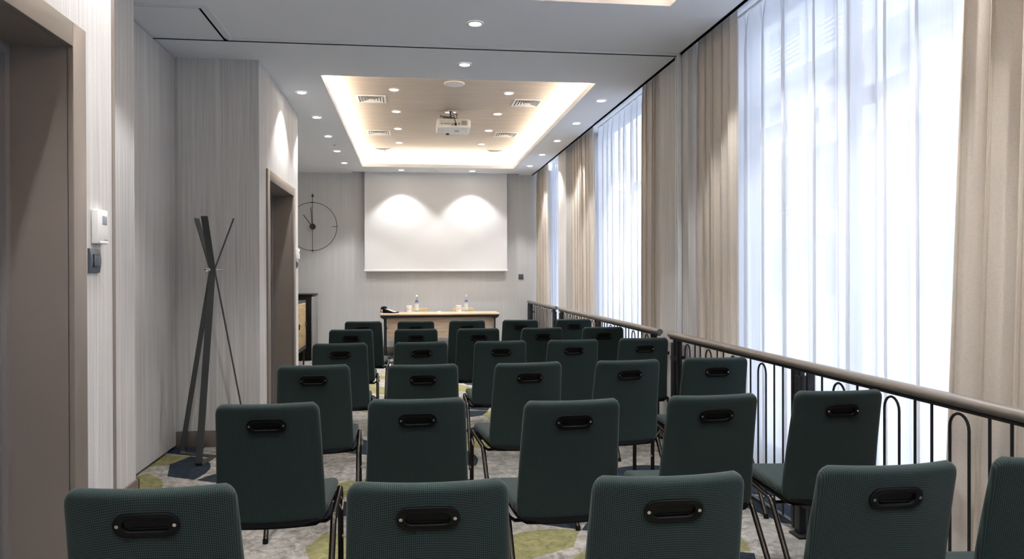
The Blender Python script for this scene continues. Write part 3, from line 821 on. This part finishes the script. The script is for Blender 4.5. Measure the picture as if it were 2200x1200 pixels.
# ------------------------------------------------------------------ wall clock
r = empty('wall_clock', (-1.655, 12.20, 2.18)); tag(r, 'large thin black ring wall clock with a small dark red hub on the end wall', 'clock')
R0 = .405
b = NB(); tube(b, [(R0*math.cos(2*PI*i/72), 0, R0*math.sin(2*PI*i/72)) for i in range(72)], .0045, 8, closed=True, up=(0, 1, 0)); fin(b, 'ring', BLACKMETAL, r)
b = NB(); tube(b, [(0, .006, -.44), (0, .006, .56)], .0045, 8); fin(b, 'vertical_rod', GREYMETAL, r)
b = NB(); bmesh.ops.create_uvsphere(b, u_segments=16, v_segments=10, radius=.02, matrix=Matrix.Translation((.004, 0, .515))); fin(b, 'finial_ball', BLACKMETAL, r)
b = NB(); cyl(b, (0, .03, 0), (0, -.03, 0), .05, .045, 28); hb = fin(b, 'hub', BLACKMETAL, r)
b = NB(); cyl(b, (0, -.028, 0), (0, -.036, 0), .034, .03, 28); fin(b, 'hub_inlay', REDB, hb)
b = NB(); cyl(b, (0, .07, 0), (0, .02, 0), .02); fin(b, 'wall_spacer', BLACKMETAL, r)
for a, L in ((math.radians(127), .24), (math.radians(94), .32)):
    d = Vector((math.cos(a), 0, math.sin(a)))
    b = NB(); strap(b, [d*-.06+Vector((0, -.03, 0)), d*L+Vector((0, -.03, 0))], .012, .004, (-d.z, 0, d.x)); fin(b, 'hand', BLACKMETAL, r)
for a in (0, PI/2, PI, 3*PI/2):
    d = Vector((math.cos(a), 0, math.sin(a))); t = Vector((-d.z, 0, d.x))
    b = NB()
    if a in (0, PI): strap(b, [d*(R0-.08), d*(R0+.012)], .008, .008, t)
    else: strap(b, [d*(R0-.008), d*(R0+.008)], .05, .016, t)
    fin(b, 'hour_mark', BLACKMETAL, r)

# ------------------------------------------------------------------ coat rack
r = empty('coat_rack', (-1.487, 5.55, 0)); tag(r, 'dark grey metal coat rack of three crossing flat bars beside the wallpapered bulkhead', 'coat rack')
dirs = [Vector((-.14, -.99, 0)).normalized(), Vector((-.90, .43, 0)).normalized(), Vector((.92, .38, 0)).normalized()]
for i, d in enumerate(dirs):
    tq = Vector((-d.y, d.x, 0)); rb = .235 if i == 0 else .255 if i == 1 else .24; rt = .145
    rb = [.255, .30, .26][i]
    pts = [d*rb*.99+Vector((0, 0, .03)), d*.014+Vector((0, 0, 1.40)), d*.014+Vector((0, 0, 1.42)), d*rt+Vector((0, 0, 1.785+[.01, 0, 0][i])), d*(rt+.003)+Vector((0, 0, 1.80))]
    b = NB(); strap(b, pts, .05, .006, tq)
    fin(b, 'upright_bar', GREYMETAL, r)
    c = [d*rb*.99+Vector((0, 0, .032))] + [d*(rb-.02+.02*math.cos(a))+Vector((0, 0, .023-.02*math.sin(a))) for a in [PI/2*k/4 for k in range(5)]] + [Vector((0, 0, .003))+d*.0]
    b = NB(); strap(b, c, .05, .006, tq); fin(b, 'base_bar', GREYMETAL, r)
    b = NB(); s = d.cross(Vector((0, 0, 1))); p0 = Vector((0, 0, 1.41))+d*.008; cyl(b, p0, p0+d*.055, .006, n=12); cyl(b, p0+d*.05, p0+d*.062, .011, n=14); fin(b, 'peg', CHROME, r)

# ------------------------------------------------------------------ presenter's table
r = empty('folding_table', (.455, 11.69, 0)); tag(r, 'long oak-topped table with black frame and wood front panel below the screen', 'table')
b = NB(); box(b, -.965, .965, -.30, .30, .715, .742, .006, 3); fin(b, 'tabletop', OAK, r)
b = NB(); box(b, -.95, .95, -.275, -.25, .675, .715); box(b, -.95, .95, .25, .275, .675, .715); box(b, -.95, -.925, -.25, .25, .675, .715); box(b, .925, .95, -.25, .25, .675, .715)
for sx in (-1, 1):
    for sy in (-1, 1):
        loft(b, [[(sx*.96, sy*.29, .714), (sx*.80, sy*.29, .714), (sx*.80, sy*.24, .714), (sx*.96, sy*.24, .714)], [(sx*.91, sy*.285, .655), (sx*.85, sy*.285, .655), (sx*.85, sy*.245, .655), (sx*.91, sy*.245, .655)]])
fin(b, 'underframe', BLACKMETAL, r)
b = NB(); box(b, -.845, .87, -.215, -.197, .34, .672, .002); fin(b, 'front_panel', wood('panel_oak', srgb(160,142,124), srgb(196,178,160), 0, 3), r)
for sx in (-1, 1):
    for sy in (-1, 1):
        b = NB(); box(b, sx*.885-.0145, sx*.885+.0145, sy*.24-.0145, sy*.24+.0145, .04, .66, .003); fin(b, 'leg', BLACKMETAL, r)
    b = NB(); box(b, sx*.885-.02, sx*.885+.02, -.29, .29, .0, .04, .006); fin(b, 'foot_bar', BLACKMETAL, r)
    b = NB(); tube(b, [(sx*.885, -.17, .46), (sx*.78, -.17, .60), (sx*.70, -.17, .69)], .009, 8); fin(b, 'folding_brace', BLACKMETAL, r)
TZ = .742
def bottle(x, y, label):
    r = empty('water_bottle', (x, y, TZ)); tag(r, label, 'bottle', 'water bottles on the table')
    b = NB(); lathe(b, [(.028, 0), (.032, .004), (.032, .14), (.03, .165), (.018, .20), (.013, .23), (.012, .262)], 20); fin(b, 'bottle_body', BOTTLE, r)
    b = NB(); lathe(b, [(.014, .255), (.014, .282), (.011, .285)], 16); fin(b, 'cap', WPLAST, r)
    b = NB(); lathe(b, [(.0305, .168), (.0262, .182), (.0225, .192)], 20); fin(b, 'neck_label', BLUE, r)
    b = NB(); lathe(b, [(.0326, .03), (.0328, .04), (.0328, .13), (.0326, .14)], 20); fin(b, 'label', noisy('clear_label', srgb(190,195,190), srgb(215,220,215), 20, .4), r)
bottle(.083, 11.80, 'clear water bottle with blue neck label on the table, the left one of two')
bottle(.905, 11.80, 'clear water bottle with blue neck label on the table, the right one of two')
def cup(x, y, label):
    r = empty('covered_tumbler', (x, y, TZ)); tag(r, label, 'cup', 'white cups on the table')
    b = NB(); lathe(b, [(.036, .0), (.038, .003), (.046, .104), (.047, .108), (.042, .110)], 24); fin(b, 'cup_body', WPLAST, r)
    b = NB(); n = 12
    pts = []
    for i in range(n+1):
        a = PI+PI*i/n; pts.append((.031*math.cos(a), .058+.030*math.sin(a)))
    pts = pts
    def on(u, z): rad = .0392+.0075*(z/.104); th = u/rad; return Vector((rad*math.sin(th), -rad*math.cos(th)-.0008, z))
    vs = [b.verts.new(on(u, z+.012)) for u, z in pts]; b.faces.new(vs)
    fin(b, 'printed_mark', BROWN, r, 0)
cup(-.045, 11.77, 'white cup with a brown crescent mark beside the left bottle')
cup(.775, 11.77, 'white cup with a brown crescent mark beside the right bottle')
def coaster(x, y, label):
    o = qbox('paper_napkin', WPLAST, -.10, .10, -.07, .07, 0, .0015); o.location = (x, y, TZ); tag(o, label, 'napkin', 'napkins on the table')
# napkins lie under bottle and cup: lift those by their thickness
coaster(.02, 11.79, 'white napkin under the left bottle and cup'); coaster(.84, 11.79, 'white napkin under the right bottle and cup')
for o in COL.objects:
    if o.name.startswith(('water_bottle', 'covered_tumbler')): o.location.z += .0016
b = NB(); bmesh.ops.create_uvsphere(b, u_segments=20, v_segments=12, radius=1, matrix=Matrix.Diagonal((.034, .05, .019, 1)))
for v in b.verts: v.co.z = max(v.co.z, 0) if v.co.z > 0 else 0
o = fin(b, 'computer_mouse', WPLAST, loc=(.447, 11.76, TZ+.0005)); tag(o, 'small white rounded mouse at the middle of the table', 'mouse')
r = empty('desk_phone', (-.34, 11.66, TZ)); r.rotation_euler = (0, 0, math.radians(-25)); tag(r, 'black desk phone with silver keypad at the left end of the table', 'telephone')
b = NB(); loft(b, [[(-.10, -.09, 0), (.11, -.09, 0), (.11, .09, 0), (-.10, .09, 0)], [(-.10, -.09, .075), (.09, -.09, .018), (.09, .09, .018), (-.10, .09, .075)]]); fin(b, 'phone_base', BPLAST, r)
b = NB(); loft(b, [[(-.055, -.085, .066), (.10, -.085, .017), (.10, .03, .017), (-.055, .03, .066)], [(-.055, -.085, .071), (.10, -.085, .022), (.10, .03, .022), (-.055, .03, .071)]]); fin(b, 'keypad', noisy('phone_silver', srgb(190,190,196), srgb(205,205,211), 60, .35, .2), r)
b = NB(); tube(b, [(-.13, -.07, .07), (-.125, -.05, .088), (-.12, .05, .088), (-.125, .08, .07)], .018, 10, .022); fin(b, 'handset', BPLAST, r)
b = NB(); tube(b, [(-.14, -.07, .06)]+[(-.15+.012*math.sin(i*1.3), -.07+.012*i, .012+.004*math.cos(i*1.3)) for i in range(10)], .005, 6); fin(b, 'cord', REDB, r)

# ------------------------------------------------------------------ cabinets at the far left
r = empty('wood_credenza', (-1.903, 10.08, 0)); tag(r, 'oak credenza with black frame on thin black legs, beyond the bulkhead at the far left', 'credenza')
qbox('carcass', OAKC, -.29, .285, -.95, .95, .30, .955, r, .002)
qbox('top', BLACKMETAL, -.30, .30, -.97, .97, .957, .985, r, .002)
qbox('bottom_frame', BLACKMETAL, -.30, .30, -.97, .97, .245, .298, r, .002)
for k in range(3):
    y = -.94+k*.63
    d_ = qbox('door', OAKC, .287, .303, y, y+.622, .305, .95, r, .002)
    qbox('door_knob', BLACKMETAL, .303, .32, y+.58, y+.6, .58, .66, d_, .002)
for sx in (-.27, .27):
    for sy in (-.93, .93):
        qbox('leg', BLACKMETAL, sx-.012, sx+.012, sy-.012, sy+.012, 0, .245, r)
r = empty('black_cabinet', (-1.915, 11.87, 0)); tag(r, 'tall black cabinet with a grey side panel, in the far left corner under the clock', 'cabinet')
qbox('carcass', BPLAST, -.34, .325, -.33, .33, .0, 1.03, r, .003)
qbox('top', BPLAST, -.345, .345, -.34, .34, 1.03, 1.055, r, .002)
qbox('side_panel', GREYP, .325, .34, -.325, .325, .02, 1.015, r, .002)

# ------------------------------------------------------------------ camera
cd = bpy.data.cameras.new('camera'); cam = bpy.data.objects.new('camera', cd); COL.objects.link(cam)
f, cx, cy, yaw, pit, rol = 1521.3, 1064.28, 594.66, .1177, .0041, -.0029
r0 = Vector((math.cos(yaw), -math.sin(yaw), 0)); fw = Vector((math.sin(yaw)*math.cos(pit), math.cos(yaw)*math.cos(pit), -math.sin(pit))); up = r0.cross(fw)
rt = r0*math.cos(rol)+up*math.sin(rol); u2 = -r0*math.sin(rol)+up*math.cos(rol)
M = Matrix((rt, u2, -fw)).transposed().to_4x4(); M.translation = (0, 0, 1.37)
cam.matrix_world = M
cd.sensor_fit = 'HORIZONTAL'; cd.sensor_width = 36; cd.lens = f*36/2200; cd.shift_x = (1100-cx)/2200; cd.shift_y = -(600-cy)/2200; cd.clip_start = .05; cd.clip_end = 200
SC.camera = cam
SC.view_settings.view_transform = 'Standard'; SC.view_settings.look = 'None'; SC.view_settings.exposure = 1.04; SC.view_settings.gamma = 1; SC.view_settings.use_curve_mapping = False
SC.cycles.max_bounces = 8; SC.cycles.diffuse_bounces = 5; SC.cycles.transparent_max_bounces = 16; SC.cycles.sample_clamp_indirect = 8
